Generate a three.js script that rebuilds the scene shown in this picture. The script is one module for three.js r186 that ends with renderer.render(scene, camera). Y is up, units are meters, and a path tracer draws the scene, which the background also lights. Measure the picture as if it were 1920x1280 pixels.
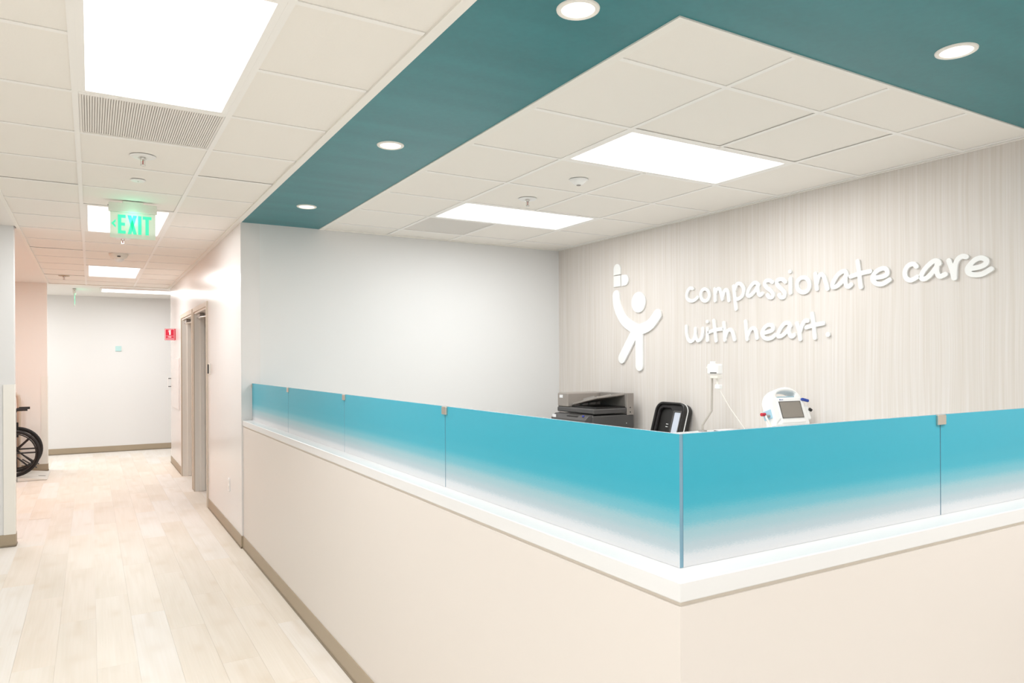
import * as THREE from 'three';
import { RoundedBoxGeometry } from 'three/addons/geometries/RoundedBoxGeometry.js';
import { mergeGeometries } from 'three/addons/utils/BufferGeometryUtils.js';
import { RectAreaLightUniformsLib } from 'three/addons/lights/RectAreaLightUniformsLib.js';

// ---------------------------------------------------------------- camera, light, exposure
const scene = new THREE.Scene();
scene.background = new THREE.Color(0x000000);
const camera = new THREE.PerspectiveCamera(2 * Math.atan(640 / 1337) * 180 / Math.PI, 1.5, 0.05, 60);
camera.position.set(0, 1.5, 0);
camera.rotation.set(0, -30.57 * Math.PI / 180, -0.286 * Math.PI / 180, 'YXZ');
camera.setViewOffset(1920, 1280, 0, -38.5, 1920, 1280);      // lens shifted up, verticals stay vertical
camera.updateProjectionMatrix();
scene.add(camera);
const renderer = new THREE.WebGLRenderer({ antialias: true });
renderer.toneMapping = THREE.LinearToneMapping;
renderer.toneMappingExposure = 1.36;
renderer.shadowMap.enabled = true;
RectAreaLightUniformsLib.init();
const TROFFER = 9.5, DOWN = 14;                               // radiance of the light panels and of the downlights
const LAMP = new THREE.Color().setRGB(0.965, 0.985, 1.0);

// ---------------------------------------------------------------- helpers
let seed = 7;
const rnd = () => { seed = (seed * 1664525 + 1013904223) >>> 0; return seed / 4294967296; };
const used = {};
const numbered = n => { const k = used[n] = (used[n] ?? -1) + 1; return k ? `${n}_${String(k).padStart(3, '0')}` : n; };
function tag(o, label, category, group, kind) {
  o.userData.label = label; o.userData.category = category;
  if (group) o.userData.group = group;
  if (kind) o.userData.kind = kind;
  return o;
}
function thing(name, label, category, [x, y, z] = [0, 0, 0], turn = 0, group) {
  const g = new THREE.Group(); g.name = numbered(name); g.position.set(x, y, z); g.rotation.y = turn;
  scene.add(g); return tag(g, label, category, group);
}
function part(parent, name, geometry, material, [x, y, z] = [0, 0, 0], [rx, ry, rz] = [0, 0, 0]) {
  const m = new THREE.Mesh(geometry, material); m.name = name; m.position.set(x, y, z); m.rotation.set(rx, ry, rz);
  m.castShadow = m.receiveShadow = true; parent.add(m); return m;
}
const box = (w, h, d, r = 0) => r ? new RoundedBoxGeometry(w, h, d, 2, r) : new THREE.BoxGeometry(w, h, d);
const cyl = (r0, r1, h, n = 24) => new THREE.CylinderGeometry(r0, r1, h, n);
const lathe = (pts, n = 32) => new THREE.LatheGeometry(pts.map(p => new THREE.Vector2(p[0], p[1])), n);
const V = a => new THREE.Vector3(...a);
const tube = (pts, r, n = 24, k = 8, tension = 0.5) => new THREE.TubeGeometry(new THREE.CatmullRomCurve3(pts.map(V), false, 'catmullrom', tension), n, r, k);
function polytube(pts, r, k = 10) {                           // straight tubes with round elbows
  const gs = [];
  for (let i = 0; i + 1 < pts.length; i++) {
    const a = V(pts[i]), b = V(pts[i + 1]);
    gs.push(new THREE.TubeGeometry(new THREE.LineCurve3(a, b), 1, r, k));
    if (i) { const s = new THREE.SphereGeometry(r, k, 8); s.translate(a.x, a.y, a.z); gs.push(s); }
  }
  return mergeGeometries(gs);
}
const at = (g, x = 0, y = 0, z = 0) => { g.translate(x, y, z); return g; };
function metres(g, ox = 0, oy = 0, oz = 0) {                  // texture coordinates in metres, by the way each face points
  const p = g.attributes.position, n = g.attributes.normal, uv = g.attributes.uv;
  for (let i = 0; i < p.count; i++) {
    const x = p.getX(i) + ox, y = p.getY(i) + oy, z = p.getZ(i) + oz;
    const ax = Math.abs(n.getX(i)), ay = Math.abs(n.getY(i)), az = Math.abs(n.getZ(i));
    if (ay >= ax && ay >= az) uv.setXY(i, x, z); else if (ax >= az) uv.setXY(i, z, y); else uv.setXY(i, x, y);
  }
  return g;
}
// a box from its limits, standing at its own centre
function limits(x0, x1, y0, y1, z0, z1) {
  const c = [(x0 + x1) / 2, (y0 + y1) / 2, (z0 + z1) / 2];
  return [metres(new THREE.BoxGeometry(x1 - x0, y1 - y0, z1 - z0), ...c), c];
}
function slab(parent, name, lim, material) { const [g, c] = limits(...lim); return part(parent, name, g, material, c); }
function struct(name, label, category, lim, material) {
  const m = slab(scene, numbered(name), lim, material); return tag(m, label, category, null, 'structure');
}
function structGroup(name, label, category) { const g = new THREE.Group(); g.name = numbered(name); scene.add(g); return tag(g, label, category, null, 'structure'); }

// ---------------------------------------------------------------- textures
const hash = (x, y, s) => { let h = Math.imul(x, 374761393) ^ Math.imul(y, 668265263) ^ Math.imul(s, 1442695041); h = Math.imul(h ^ (h >>> 13), 1274126177); return ((h ^ (h >>> 16)) >>> 0) / 4294967296; };
function noise(x, y, px, py, s) {                             // value noise, repeats every px by py cells
  const x0 = Math.floor(x), y0 = Math.floor(y), fx = x - x0, fy = y - y0, sx = fx * fx * (3 - 2 * fx), sy = fy * fy * (3 - 2 * fy);
  const m = (a, n) => ((a % n) + n) % n, h = (i, j) => hash(m(i, px), m(j, py), s);
  const a = h(x0, y0) + (h(x0 + 1, y0) - h(x0, y0)) * sx, b = h(x0, y0 + 1) + (h(x0 + 1, y0 + 1) - h(x0, y0 + 1)) * sx;
  return a + (b - a) * sy;
}
function texture(w, h, fn, sizeX, sizeY, srgb = true) {
  const d = new Uint8Array(w * h * 4);
  for (let j = 0; j < h; j++) for (let i = 0; i < w; i++) {
    const c = fn(i / w, j / h), k = (j * w + i) * 4;
    d[k] = Math.max(0, Math.min(255, c[0])); d[k + 1] = Math.max(0, Math.min(255, c[1])); d[k + 2] = Math.max(0, Math.min(255, c[2])); d[k + 3] = 255;
  }
  const t = new THREE.DataTexture(d, w, h, THREE.RGBAFormat);
  t.wrapS = t.wrapT = THREE.RepeatWrapping; t.magFilter = THREE.LinearFilter; t.minFilter = THREE.LinearMipmapLinearFilter; t.generateMipmaps = true;
  t.repeat.set(1 / sizeX, 1 / sizeY);
  if (srgb) t.colorSpace = THREE.SRGBColorSpace;
  t.needsUpdate = true; return t;
}
const mix = (a, b, t) => a.map((v, i) => v + (b[i] - v) * t);
// pale bleached oak print of the floor planks: grain along v
const oak = texture(512, 1024, (u, v) => {
  const warp = noise(u * 4, v * 4, 4, 4, 1) * 0.10;
  const fine = noise((u + warp * 0.1) * 128, v * 10, 128, 10, 2), mid = noise((u + warp) * 24, v * 5, 24, 5, 3), big = noise(u * 5, v * 4, 5, 4, 4);
  const knot = Math.pow(noise(u * 9, v * 12, 9, 12, 5), 6);
  const t = 0.4 * (fine - 0.5) + 0.4 * (mid - 0.5) + 0.6 * (big - 0.5);
  const c = mix([243, 237, 230], [233, 225, 214], Math.min(1, Math.max(0, 0.42 + t)));
  return mix(c, [222, 208, 190], knot * 0.4);
}, 0.72, 2.44);
// laminate of the feature wall: fine upright streaks, slightly wavering
const laminateMap = texture(1024, 1024, (u, v) => {
  const w = (noise(u * 6, v * 5, 6, 5, 11) - 0.5) * 0.012 + (noise(u * 20, v * 9, 20, 9, 12) - 0.5) * 0.003;
  const a = noise((u + w) * 300, v * 6, 300, 6, 13), b = noise((u + w) * 110, v * 3, 110, 3, 14), c = noise(u * 12, v * 2, 12, 2, 15);
  const t = 0.5 + 0.75 * (a - 0.5) + 0.55 * (b - 0.5) + 0.25 * (c - 0.5);
  return mix([231, 226, 223], [208, 198, 186], 0.42 + (Math.min(1, Math.max(0, t)) - 0.5) * 0.5);
}, 1.2, 2.4);
const speck = texture(256, 256, (u, v) => { const a = hash(Math.floor(u * 256), Math.floor(v * 256), 21) * 0.6 + noise(u * 64, v * 64, 64, 64, 22) * 0.4; return [a * 255, a * 255, a * 255]; }, 0.30, 0.30, false);
const rolled = texture(512, 512, (u, v) => {                  // teal wall paint with faint roller lanes
  const a = noise(u * 3, v * 26, 3, 26, 31), b = noise(u * 128, v * 128, 128, 128, 32);
  const t = 0.6 * (a - 0.5) + 0.25 * (b - 0.5);
  return [36 + 12 * t, 123 + 18 * t, 130 + 18 * t];
}, 2.0, 2.0);
// printed film on the glass: solid teal ink above, a dot-screen fade to bare frosted glass at the foot (v = 1 is the top edge)
const filmMap = texture(256, 512, (u, v) => {
  const stops = [[0, [232, 232, 233]], [0.07, [225, 228, 231]], [0.14, [190, 207, 214]], [0.25, [166, 202, 211]], [0.36, [112, 190, 206]], [0.49, [56, 177, 199]], [0.64, [46, 174, 197]], [1, [54, 175, 198]]];
  const p = Math.min(1, Math.max(0, v + (hash(Math.floor(u * 256), Math.floor(v * 512), 41) - 0.5) * 0.035));
  let k = 0; while (k < stops.length - 2 && p > stops[k + 1][0]) k++;
  const t = (p - stops[k][0]) / (stops[k + 1][0] - stops[k][0]), s = t * t * (3 - 2 * t);
  return mix(stops[k][1], stops[k + 1][1], Math.min(1, s));
}, 1, 1);
filmMap.wrapT = THREE.ClampToEdgeWrapping;

// ---------------------------------------------------------------- materials
const std = (color, roughness = 0.6, more = {}) => new THREE.MeshStandardMaterial({ color, roughness, ...more });
const phys = (color, roughness, more) => new THREE.MeshPhysicalMaterial({ color, roughness, ...more });
const M = {
  wall: std('#e4e4e3', 0.55), wallGloss: std('#e7e4e2', 0.24), wallFar: std('#ebe9e7', 0.5), orange: std('#f09c64', 0.6),
  alcove: std('#f4efe9', 0.5),
  drywall: std('#f4f1ec', 0.8), tile: std('#f6f2eb', 0.95, { bumpMap: speck, bumpScale: 0.0004 }), grid: std('#faf8f4', 0.6), trim: std('#f6f3ec', 0.55),
  teal: std('#ffffff', 0.36, { map: rolled }), laminate: std('#ffffff', 0.5, { map: laminateMap }),
  base: std('#ab9b84', 0.5), baseSole: std('#8f826f', 0.6), guard: std('#f1eee6', 0.4),
  deskPanel: std('#e0d9d2', 0.42), reveal: std('#e2d9cc', 0.6), counter: std('#e4e4e3', 0.28), worktop: std('#e9e4dc', 0.4), cabinet: std('#efece6', 0.4),
  film: phys('#ffffff', 0.75, { map: filmMap, transmission: 0.16, thickness: 0, ior: 1.45, clearcoat: 0.35, clearcoatRoughness: 0.25 }), glassEdge: phys('#86b0c4', 0.25, { transmission: 0.25, thickness: 0 }),
  steel: std('#cfc8be', 0.32, { metalness: 0.9 }), chrome: std('#d8d6d2', 0.18, { metalness: 1 }), brass: std('#a88a66', 0.35, { metalness: 0.9 }),
  white: std('#f4f4f2', 0.4), offwhite: std('#ebe7de', 0.5), plasticGrey: std('#9a9590', 0.45), plasticDark: std('#4c4a48', 0.45), black: std('#1d1b1a', 0.4), rubber: std('#232020', 0.7),
  copier: std('#857f79', 0.45), copierDark: std('#4f4d4c', 0.4), copierFace: std('#989089', 0.45), paper: std('#f2f2f4', 0.7), blueInk: std('#2f3fae', 0.4),
  screenPale: std('#c9cfdb', 0.3), lcd: std('#8f887f', 0.25), lcdEdge: std('#4a4642', 0.4), blue: std('#1f43a0', 0.4), red: std('#c8293a', 0.4), paleBlue: std('#a9cfe0', 0.5),
  frame: std('#cfc3b3', 0.4), frameLight: std('#e8e4dd', 0.4), door: std('#d6c8b4', 0.5), dark: std('#2a2725', 0.8), vent: std('#eeeae4', 0.6), ventSlot: std('#ddd7cf', 0.8),
  rail: std('#cdbba8', 0.35), scale: std('#dcd9d1', 0.4), seat: std('#8d8378', 0.7),
  lens: std('#ffffff', 0.5, { emissive: 0xffffff, emissiveIntensity: 1.25 }), lensDown: std('#ffffff', 0.5, { emissive: 0xfff4e6, emissiveIntensity: 1.3 }),
  exitGreen: std('#4fdcae', 0.4, { emissive: 0x35d8a4, emissiveIntensity: 0.5 }), exitPlate: phys('#e9efe4', 0.3, { transmission: 0.4, thickness: 0 }),
  sprinklerRed: std('#a5382f', 0.4),
  paleTeal: std('#c4e6e4', 0.5), redSign: std('#d3213f', 0.4),
};

// ---------------------------------------------------------------- setting
const XW = -0.546;                                            // free end of the left wall
const H = 2.646, HF = 2.646, TOP = 2.74;                       // grid ceiling, far cross corridor ceiling, underside of the deck
const XR = 1.05, XL = -0.53, XF = 4.17, ZB = -6.1, ZE = -12.0, ZW = -14.0;

// floor: bedding slab carrying the planks
const floor = structGroup('floor', 'pale bleached oak plank floor running down the corridor', 'floor');
const bedMat = std('#ffffff', 0.5, { map: oak });
slab(floor, 'floor_bed', [-3.1, 4.4, -0.12, -0.003, -14.15, 3.1], bedMat);
{
  const PW = 0.18, PL = 1.22, variants = [];
  for (let k = 0; k < 10; k++) {
    const g = metres(new THREE.BoxGeometry(PW - 0.0006, 0.003, PL - 0.0006), 0.1 + rnd() * 3, 0, rnd() * 5); variants.push(g);
  }
  const tones = ['#ffffff', '#fffcf7', '#fbf8f3', '#fdf8f2', '#f9f5ef'].map(c => std(c, 0.46, { map: oak }));
  let n = 0;
  for (let c = 0; c < 13; c++) {
    const x = -1.24 + (c + 0.5) * PW, off = [0, 0.46, 0.83, 0.25, 0.64, 1.05, 0.4][c % 7];
    if (x + PW / 2 > 1.12) continue;
    for (let r = 0; r < 13; r++) {
      const z0 = -0.4 + off - r * PL, z1 = z0 - PL;
      if (z1 < -13.98) continue;
      if (x < -0.43 && ((z0 > -7.3 && z1 < -7.16) || (z0 > -12.13 && z1 < -11.99))) continue;
      part(floor, n++ ? `floor_plank_${String(n - 1).padStart(3, '0')}` : 'floor_plank', variants[(c * 5 + r * 3) % 10], tones[Math.floor(rnd() * 5)], [x, -0.0015, (z0 + z1) / 2]);
    }
  }
}
// walls
struct('wall_left', 'white wall end with a corner guard at the left edge', 'wall', [-3.1, XW, 0, TOP, -7.29, -7.17], M.wall);
struct('wall_lobby_left', 'white outer wall of the lobby', 'wall', [-3.22, -3.1, 0, TOP, -7.29, 3.1], M.wall);
struct('wall_lobby_rear', 'white rear wall of the lobby', 'wall', [-3.22, 4.3, 0, TOP, 3.1, 3.22], M.wall);
struct('wall_feature', 'feature wall of pale beige wood grain laminate', 'wall', [XF, 4.3, 0, TOP, ZB, 3.1], M.laminate);
struct('wall_back', 'plain white wall behind the reception desk', 'wall', [1.2, 4.3, 0, TOP, ZB - 0.14, ZB], M.wall);
const corridorWall = structGroup('wall_corridor', 'glossy white corridor wall with two doorways', 'wall');
const D1 = [-9.13, -8.03], D2 = [-10.45, -9.28], DT = 2.1;
slab(corridorWall, 'wall_panel', [XR, 1.2, 0, TOP, D1[1], ZB], M.wallGloss);
slab(corridorWall, 'wall_panel', [XR, 1.2, 0, TOP, D2[1], D1[0]], M.wallGloss);
slab(corridorWall, 'wall_panel', [XR, 1.2, 0, TOP, ZE, D2[0]], M.wallGloss);
slab(corridorWall, 'wall_panel', [XR, 1.2, DT, TOP, D1[0], D1[1]], M.wallGloss);
slab(corridorWall, 'wall_panel', [XR, 1.2, DT, TOP, D2[0], D2[1]], M.wallGloss);
struct('wall_east', 'outer wall of the rooms beside the corridor', 'wall', [4.3, 4.4, 0, TOP, ZW, ZB], M.wall);
struct('wall_cross', 'white wall along the cross corridor', 'wall', [1.2, 4.3, 0, TOP, ZE - 0.12, ZE], M.wall);
struct('wall_alcove_back', 'peach tinted far wall of the scale alcove', 'wall', [-3.1, XL, 0, TOP, ZE - 0.12, ZE], M.alcove);
struct('wall_alcove_side', 'orange painted side wall of the scale alcove', 'wall', [-2.3, -2.2, 0, TOP, ZE, -7.29], M.orange);
struct('wall_far', 'white wall at the far end of the corridor', 'wall', [-3.2, 4.4, 0, TOP, ZW - 0.12, ZW], M.wallFar);
struct('wall_cross_end', 'white end wall of the cross corridor', 'wall', [-3.2, -3.1, 0, TOP, ZW, ZE], M.wall);

// skirting: rubber cove base, a sole at the foot
function skirting(name, label, runs) {
  const g = structGroup(name, label, 'baseboard');
  for (const l of runs) {
    slab(g, 'base_strip', [l[0], l[1], 0.004, 0.1, l[2], l[3]], M.base);
    const wide = l[1] - l[0] > l[3] - l[2], e = 0.004;
    slab(g, 'base_sole', wide ? [l[0], l[1], 0, 0.012, l[2] - e, l[3] + e] : [l[0] - e, l[1] + e, 0, 0.012, l[2], l[3]], M.baseSole);
  }
}
skirting('baseboard_corridor', 'taupe rubber baseboard along the corridor wall with doorways', [[XR - 0.006, XR, D1[1] + 0.05, ZB + 0.006], [XR, 1.068, ZB, ZB + 0.006], [XR - 0.006, XR, D2[1] + 0.045, D1[0] - 0.045], [XR - 0.006, XR, ZE, D2[0] - 0.05]]);
skirting('baseboard_far', 'taupe rubber baseboard along the far white wall', [[-3, 4.2, ZW, ZW + 0.006]]);
skirting('baseboard_left', 'taupe rubber baseboard at the foot of the left wall end', [[-3.09, XW + 0.006, -7.17, -7.164], [XW, XW + 0.006, -7.29, -7.17]]);
skirting('baseboard_alcove', 'taupe rubber baseboard along the far alcove wall', [[-2.19, XL, ZE, ZE + 0.006], [XL, XL + 0.006, ZE - 0.12, ZE]]);
skirting('baseboard_feature', 'taupe rubber baseboard below the laminate wall', [[XF - 0.006, XF, ZB, 3.0]]);

// ceiling: deck, plasterboard fields, teal band, grid with tiles
const ceiling = structGroup('ceiling', 'suspended ceiling of square beige tiles in a metal grid', 'ceiling');
slab(ceiling, 'deck', [-3.3, 4.5, TOP, TOP + 0.12, ZW - 0.12, 3.3], M.drywall);
slab(ceiling, 'plasterboard', [-3.1, XL, H, TOP, -7.17, 3.1], M.drywall);
slab(ceiling, 'plasterboard', [XL, XR, H, TOP, 0.75, 3.1], M.drywall);
slab(ceiling, 'plasterboard', [XR, XF, H, TOP, -1.05, 3.1], M.drywall);
slab(ceiling, 'plasterboard', [-2.2, XL, H, TOP, ZE, -7.29], M.drywall);
slab(ceiling, 'cross_corridor_ceiling', [-3.3, 4.5, HF, TOP, ZW, ZE - 0.12], M.drywall);
const band = structGroup('ceiling_band', 'teal painted plasterboard band turning above the reception desk', 'ceiling band');
slab(band, 'band_panel', [XR, 1.69, H, TOP, ZB, -1.75], M.teal);
slab(band, 'band_panel', [XR, XF, H, TOP, -1.75, -1.05], M.teal);
// edge mouldings
const trims = [
  ['pale metal edge trim between corridor tiles and teal band', [1.012, XR + 0.003, H - 0.006, H + 0.02, ZB, 0.75]],
  ['pale metal edge trim along the left side of the desk tile field', [1.686, 1.728, H - 0.006, H + 0.02, ZB, -1.75]],
  ['pale metal edge trim along the front of the desk tile field', [1.728, XF, H - 0.006, H + 0.02, -1.772, -1.75]],
  ['pale metal edge trim along the left side of the corridor tiles', [XL - 0.003, XL + 0.024, H - 0.005, H + 0.02, ZE, 0.75]],
  ['pale metal edge trim above the corridor wall with doorways', [1.012, XR, H - 0.005, H + 0.02, ZE, ZB]],
  ['pale metal edge trim along the feature wall', [XF - 0.022, XF, H - 0.004, H + 0.02, ZB, -1.772]],
  ['pale metal edge trim along the white wall behind the desk', [1.728, XF - 0.022, H - 0.004, H + 0.02, ZB, ZB + 0.022]],
];
trims.forEach(([label, l], i) => struct(`trim_${i + 1}`, label, 'trim', l, M.trim));
struct('trim_8', 'pale header strip closing the tile ceiling at the cross corridor', 'trim', [XL, XR, H - 0.006, TOP, ZE - 0.12, ZE + 0.012], M.trim);
// tiles: square lay-in tiles resting on the flanges, the odd one a little skew
const tileShapes = {};
let tileCount = 0, barCount = 0;
function tile(x0, x1, z0, z1) {
  const w = x1 - x0 - 0.004, d = z1 - z0 - 0.004, key = w.toFixed(3) + d.toFixed(3);
  tileShapes[key] ??= metres(new THREE.BoxGeometry(w, 0.018, d), 0.3, 0, 0.3);
  const m = part(ceiling, tileCount++ ? `ceiling_tile_${String(tileCount - 1).padStart(3, '0')}` : 'ceiling_tile', tileShapes[key], M.tile, [(x0 + x1) / 2, H + 0.0127 + (rnd() < 0.15 ? 0.002 : 0), (z0 + z1) / 2]);
  m.rotation.y = (rnd() - 0.5) * 0.002;
}
function bar(lim) { slab(ceiling, barCount++ ? `grid_bar_${String(barCount - 1).padStart(3, '0')}` : 'grid_bar', lim, M.grid); }
const BW = 0.012;                                             // half width of a grid flange
function field(xs, zs, skip, spans = () => false) {
  for (let i = 1; i + 1 < xs.length; i++) {
    let from = zs[0];                                         // long runner, broken where a light panel spans two columns
    for (let j = 0; j + 1 < zs.length; j++) if (spans(i, j)) { bar([xs[i] - BW, xs[i] + BW, H, H + 0.003, zs[j], from]); from = zs[j + 1]; }
    bar([xs[i] - BW, xs[i] + BW, H, H + 0.003, zs[zs.length - 1], from]);
  }
  for (let j = 1; j + 1 < zs.length; j++) for (let i = 0; i + 1 < xs.length; i++) if (!skip(i, j, true)) bar([xs[i] + BW, xs[i + 1] - BW, H + 0.0002, H + 0.003, zs[j] - BW, zs[j] + BW]);
  for (let i = 0; i + 1 < xs.length; i++) for (let j = 0; j + 1 < zs.length; j++) if (!skip(i, j, false)) tile(xs[i], xs[i + 1], zs[j + 1], zs[j]);
}
const T = 0.61;
// corridor: three columns; rows count from z = 0.75
const cx = [XL + 0.012, -0.053, 0.557, 1.02], cz = [0.75];
for (let z = 0.14; z > ZE + 0.1; z -= T) cz.push(z);
cz.push(ZE + 0.012);
const near = (a, b) => Math.abs(a - b) < 0.05;
const corridorLights = [0.14, -3.52 + 2 * T, -5.96, -9.62];    // near edge of each two by four panel
const ventRow = -3.52;
field(cx, cz, (i, j, isBar) => {
  if (i !== 1) return false;
  for (const z of corridorLights) { if (!isBar && (near(cz[j], z) || near(cz[j], z - T))) return true; if (isBar && near(cz[j], z - T)) return true; }
  return !isBar && near(cz[j], ventRow);
});
// desk: four columns and a sliver at the laminate wall
const fx = [1.72, 2.302, 2.912, 3.522, 4.132, XF - 0.004], fz = [-1.765];
for (let z = -2.118; z > ZB + 0.05; z -= T) fz.push(z);
fz.push(ZB + 0.01);
const deskLights = [-2.728, -4.558];
field(fx, fz, (i, j, isBar) => {
  if (!isBar && (i === 1 || i === 2)) for (const z of deskLights) if (near(fz[j], z)) return true;
  return !isBar && i === 1 && near(fz[j], -5.168);
}, (i, j) => i === 2 && deskLights.some(z => near(fz[j], z)));

// ---------------------------------------------------------------- ceiling fittings
function panelLight(label, x, z, wx, wz, y = H, drop = 0, group = 'recessed light panels') {   // centre of the panel
  const g = thing('light_panel', label, 'light panel', [x, y - drop, z], 0, group);
  const s = new THREE.Shape(); s.moveTo(-wx / 2, -wz / 2); s.lineTo(wx / 2, -wz / 2); s.lineTo(wx / 2, wz / 2); s.lineTo(-wx / 2, wz / 2); s.closePath();
  const m = 0.026, h = new THREE.Path(); h.moveTo(-wx / 2 + m, -wz / 2 + m); h.lineTo(-wx / 2 + m, wz / 2 - m); h.lineTo(wx / 2 - m, wz / 2 - m); h.lineTo(wx / 2 - m, -wz / 2 + m); h.closePath(); s.holes.push(h);
  const fr = new THREE.ExtrudeGeometry(s, { depth: 0.02, bevelEnabled: false }); fr.rotateX(-Math.PI / 2);
  part(g, 'frame', fr, M.grid, [0, 0.001, 0]);
  part(g, 'diffuser', box(wx - 2 * m, 0.006, wz - 2 * m), M.lens, [0, 0.012, 0]);
  const l = new THREE.RectAreaLight(LAMP, TROFFER, wx - 2 * m - 0.02, wz - 2 * m - 0.02); l.position.set(0, 0.004, 0); l.rotation.x = -Math.PI / 2; g.add(l);
  return g;
}
const inset = 0.026;
const cLabels = ['light panel behind the camera end of the corridor', 'large bright light panel at the top left beside the return grille', 'bright light panel directly behind the green exit sign', 'small bright light panel furthest along the tiled corridor ceiling'];
corridorLights.forEach((z, k) => panelLight(cLabels[k], 0.252, z - T, T - 0.024, 2 * T - 0.024));
panelLight('wide light panel nearest above the reception desk', 2.912, deskLights[0] - T / 2, 2 * T - 0.024, T - 0.024);
panelLight('wide light panel above the desk beside the grey return grille', 2.912, deskLights[1] - T / 2, 2 * T - 0.024, T - 0.024);
panelLight('long light panel in the cross corridor by the far wall', 0.72, -12.57, 1.19, 0.59, HF, 0.022);
panelLight('light panel in the lobby ceiling by the left wall', -1.8, -2.2, 0.6, 1.2, H, 0.022);
panelLight('light panel in the lobby ceiling left of the camera', -1.8, 0.9, 0.6, 1.2, H, 0.022);
panelLight('light panel in the lobby ceiling facing the front of the desk', 2.6, -0.2, 1.2, 0.6, H, 0.022);
panelLight('light panel in the lobby ceiling right of the camera', 2.6, 1.7, 1.2, 0.6, H, 0.022);
panelLight('light panel at the left end of the cross corridor', -1.7, -12.95, 1.2, 0.6, HF, 0.022);
panelLight('light panel in the alcove ceiling', -1.4, -9.6, 0.6, 1.2, H, 0.022);

function downlight(label, x, z) {
  const g = thing('downlight', label, 'downlight', [x, H, z], 0, 'round downlights in the teal band');
  part(g, 'trim_ring', lathe([[0.054, 0], [0.056, -0.006], [0.064, -0.007], [0.070, -0.004], [0.071, 0]], 40), M.trim);
  part(g, 'lens', lathe([[0, -0.0045], [0.05, -0.0042], [0.0545, -0.003], [0.0545, 0]], 40), M.lensDown);
  const l = new THREE.RectAreaLight(LAMP, DOWN, 0.085, 0.085); l.position.y = -0.009; l.rotation.x = -Math.PI / 2; g.add(l);
}
downlight('round downlight nearest the camera, above the bend of the teal band', 1.369, -1.884);
downlight('round downlight midway along the teal band', 1.365, -3.559);
downlight('round downlight at the far end of the teal band', 1.366, -5.258);
downlight('round downlight at the right in the front teal band', 2.769, -1.436);

function grille(label, x, z, slotAlongZ, group) {
  const w = T - 0.026, g = thing('return_grille', label, 'vent', [x, H, z], 0, group);
  part(g, 'backing', box(w, 0.004, w), M.ventSlot, [0, 0.014, 0]);
  const f = [];
  for (const s of [-1, 1]) { f.push(at(box(w, 0.012, 0.01), 0, 0.007, s * (w / 2 - 0.005))); f.push(at(box(0.01, 0.012, w - 0.02), s * (w / 2 - 0.005), 0.007, 0)); }
  part(g, 'frame', mergeGeometries(f), M.vent);
  const n = 56, gap = (w - 0.02) / n, slat = box(slotAlongZ ? gap * 0.74 : w - 0.02, 0.006, slotAlongZ ? w - 0.02 : gap * 0.74);
  for (let k = 0; k < n; k++) { const o = -(w - 0.02) / 2 + gap * (k + 0.5); part(g, 'slat', slat, M.vent, slotAlongZ ? [o, 0.007, 0] : [0, 0.007, o]); }
  return g;
}
const dusty = grille('slotted return air grille with dust marks beside the corridor light panel', 0.252, ventRow - T / 2, true);
{ // dust caught in the slots near the light panel
  const d = [];
  for (let k = 0; k < 26; k++) { const l = 0.03 + 0.13 * rnd() * (k < 15 ? 1.3 : 0.45); d.push(at(box(0.0035, 0.003, l), -0.13 + k * 0.0105, 0.0085, 0.27 - l / 2 - 0.01 * rnd())); }
  part(dusty, 'dust', mergeGeometries(d), std('#b5ada2', 0.95));
}
grille('plain grey return air grille beside the desk light panel', 2.607, -5.168 - T / 2, true);

function sprinkler(label, x, z, y = H, dark = false) {
  const g = thing('sprinkler', label, 'sprinkler', [x, y, z], 0, 'ceiling sprinklers');
  part(g, 'escutcheon', lathe([[0, -0.003], [0.022, -0.003], [0.026, -0.007], [0.056, -0.006], [0.066, 0]], 32), dark ? M.brass : M.white);
  part(g, 'cup', lathe([[0.014, -0.004], [0.016, -0.016], [0.010, -0.02], [0, -0.02]], 16), M.chrome);
  part(g, 'yoke', mergeGeometries([at(box(0.003, 0.03, 0.004), -0.009, -0.032, 0), at(box(0.003, 0.03, 0.004), 0.009, -0.032, 0), at(box(0.02, 0.003, 0.004), 0, -0.046, 0)]), M.chrome);
  part(g, 'bulb', at(cyl(0.0025, 0.0025, 0.024, 8), 0, -0.033, 0), M.sprinklerRed);
  part(g, 'deflector', at(cyl(0.014, 0.013, 0.0025, 16), 0, -0.05, 0), M.chrome);
}
sprinkler('chrome sprinkler just past the return grille in the corridor', 0.253, -4.43);
sprinkler('chrome sprinkler just below the exit sign', 0.256, -7.42);
sprinkler('dark sprinkler at the left near the end of the tiled corridor', -0.294, -10.9, H, true);
sprinkler('chrome sprinkler above the desk beside the light panel', 2.651, -4.262);
{ const g = thing('cover_plate', 'small round pale cover plate on the ceiling before the exit sign', 'cover plate', [0.259, H, -5.02]);
  part(g, 'disc', lathe([[0, -0.006], [0.036, -0.006], [0.042, -0.003], [0.043, 0]], 28), M.white); part(g, 'screw', at(cyl(0.004, 0.004, 0.002, 10), 0, -0.007, 0), M.steel); }
{ const g = thing('smoke_detector', 'white dome smoke detector between the two desk light panels', 'smoke detector', [2.653, H, -3.654]);
  part(g, 'base_ring', lathe([[0.05, -0.006], [0.058, -0.004], [0.06, 0]], 32), M.white); part(g, 'dome', lathe([[0, -0.034], [0.014, -0.033], [0.032, -0.026], [0.046, -0.012], [0.05, -0.002]], 32), M.white); part(g, 'sensor_grille', at(cyl(0.014, 0.014, 0.004, 16), 0, -0.034, 0), M.plasticGrey); }
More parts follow.
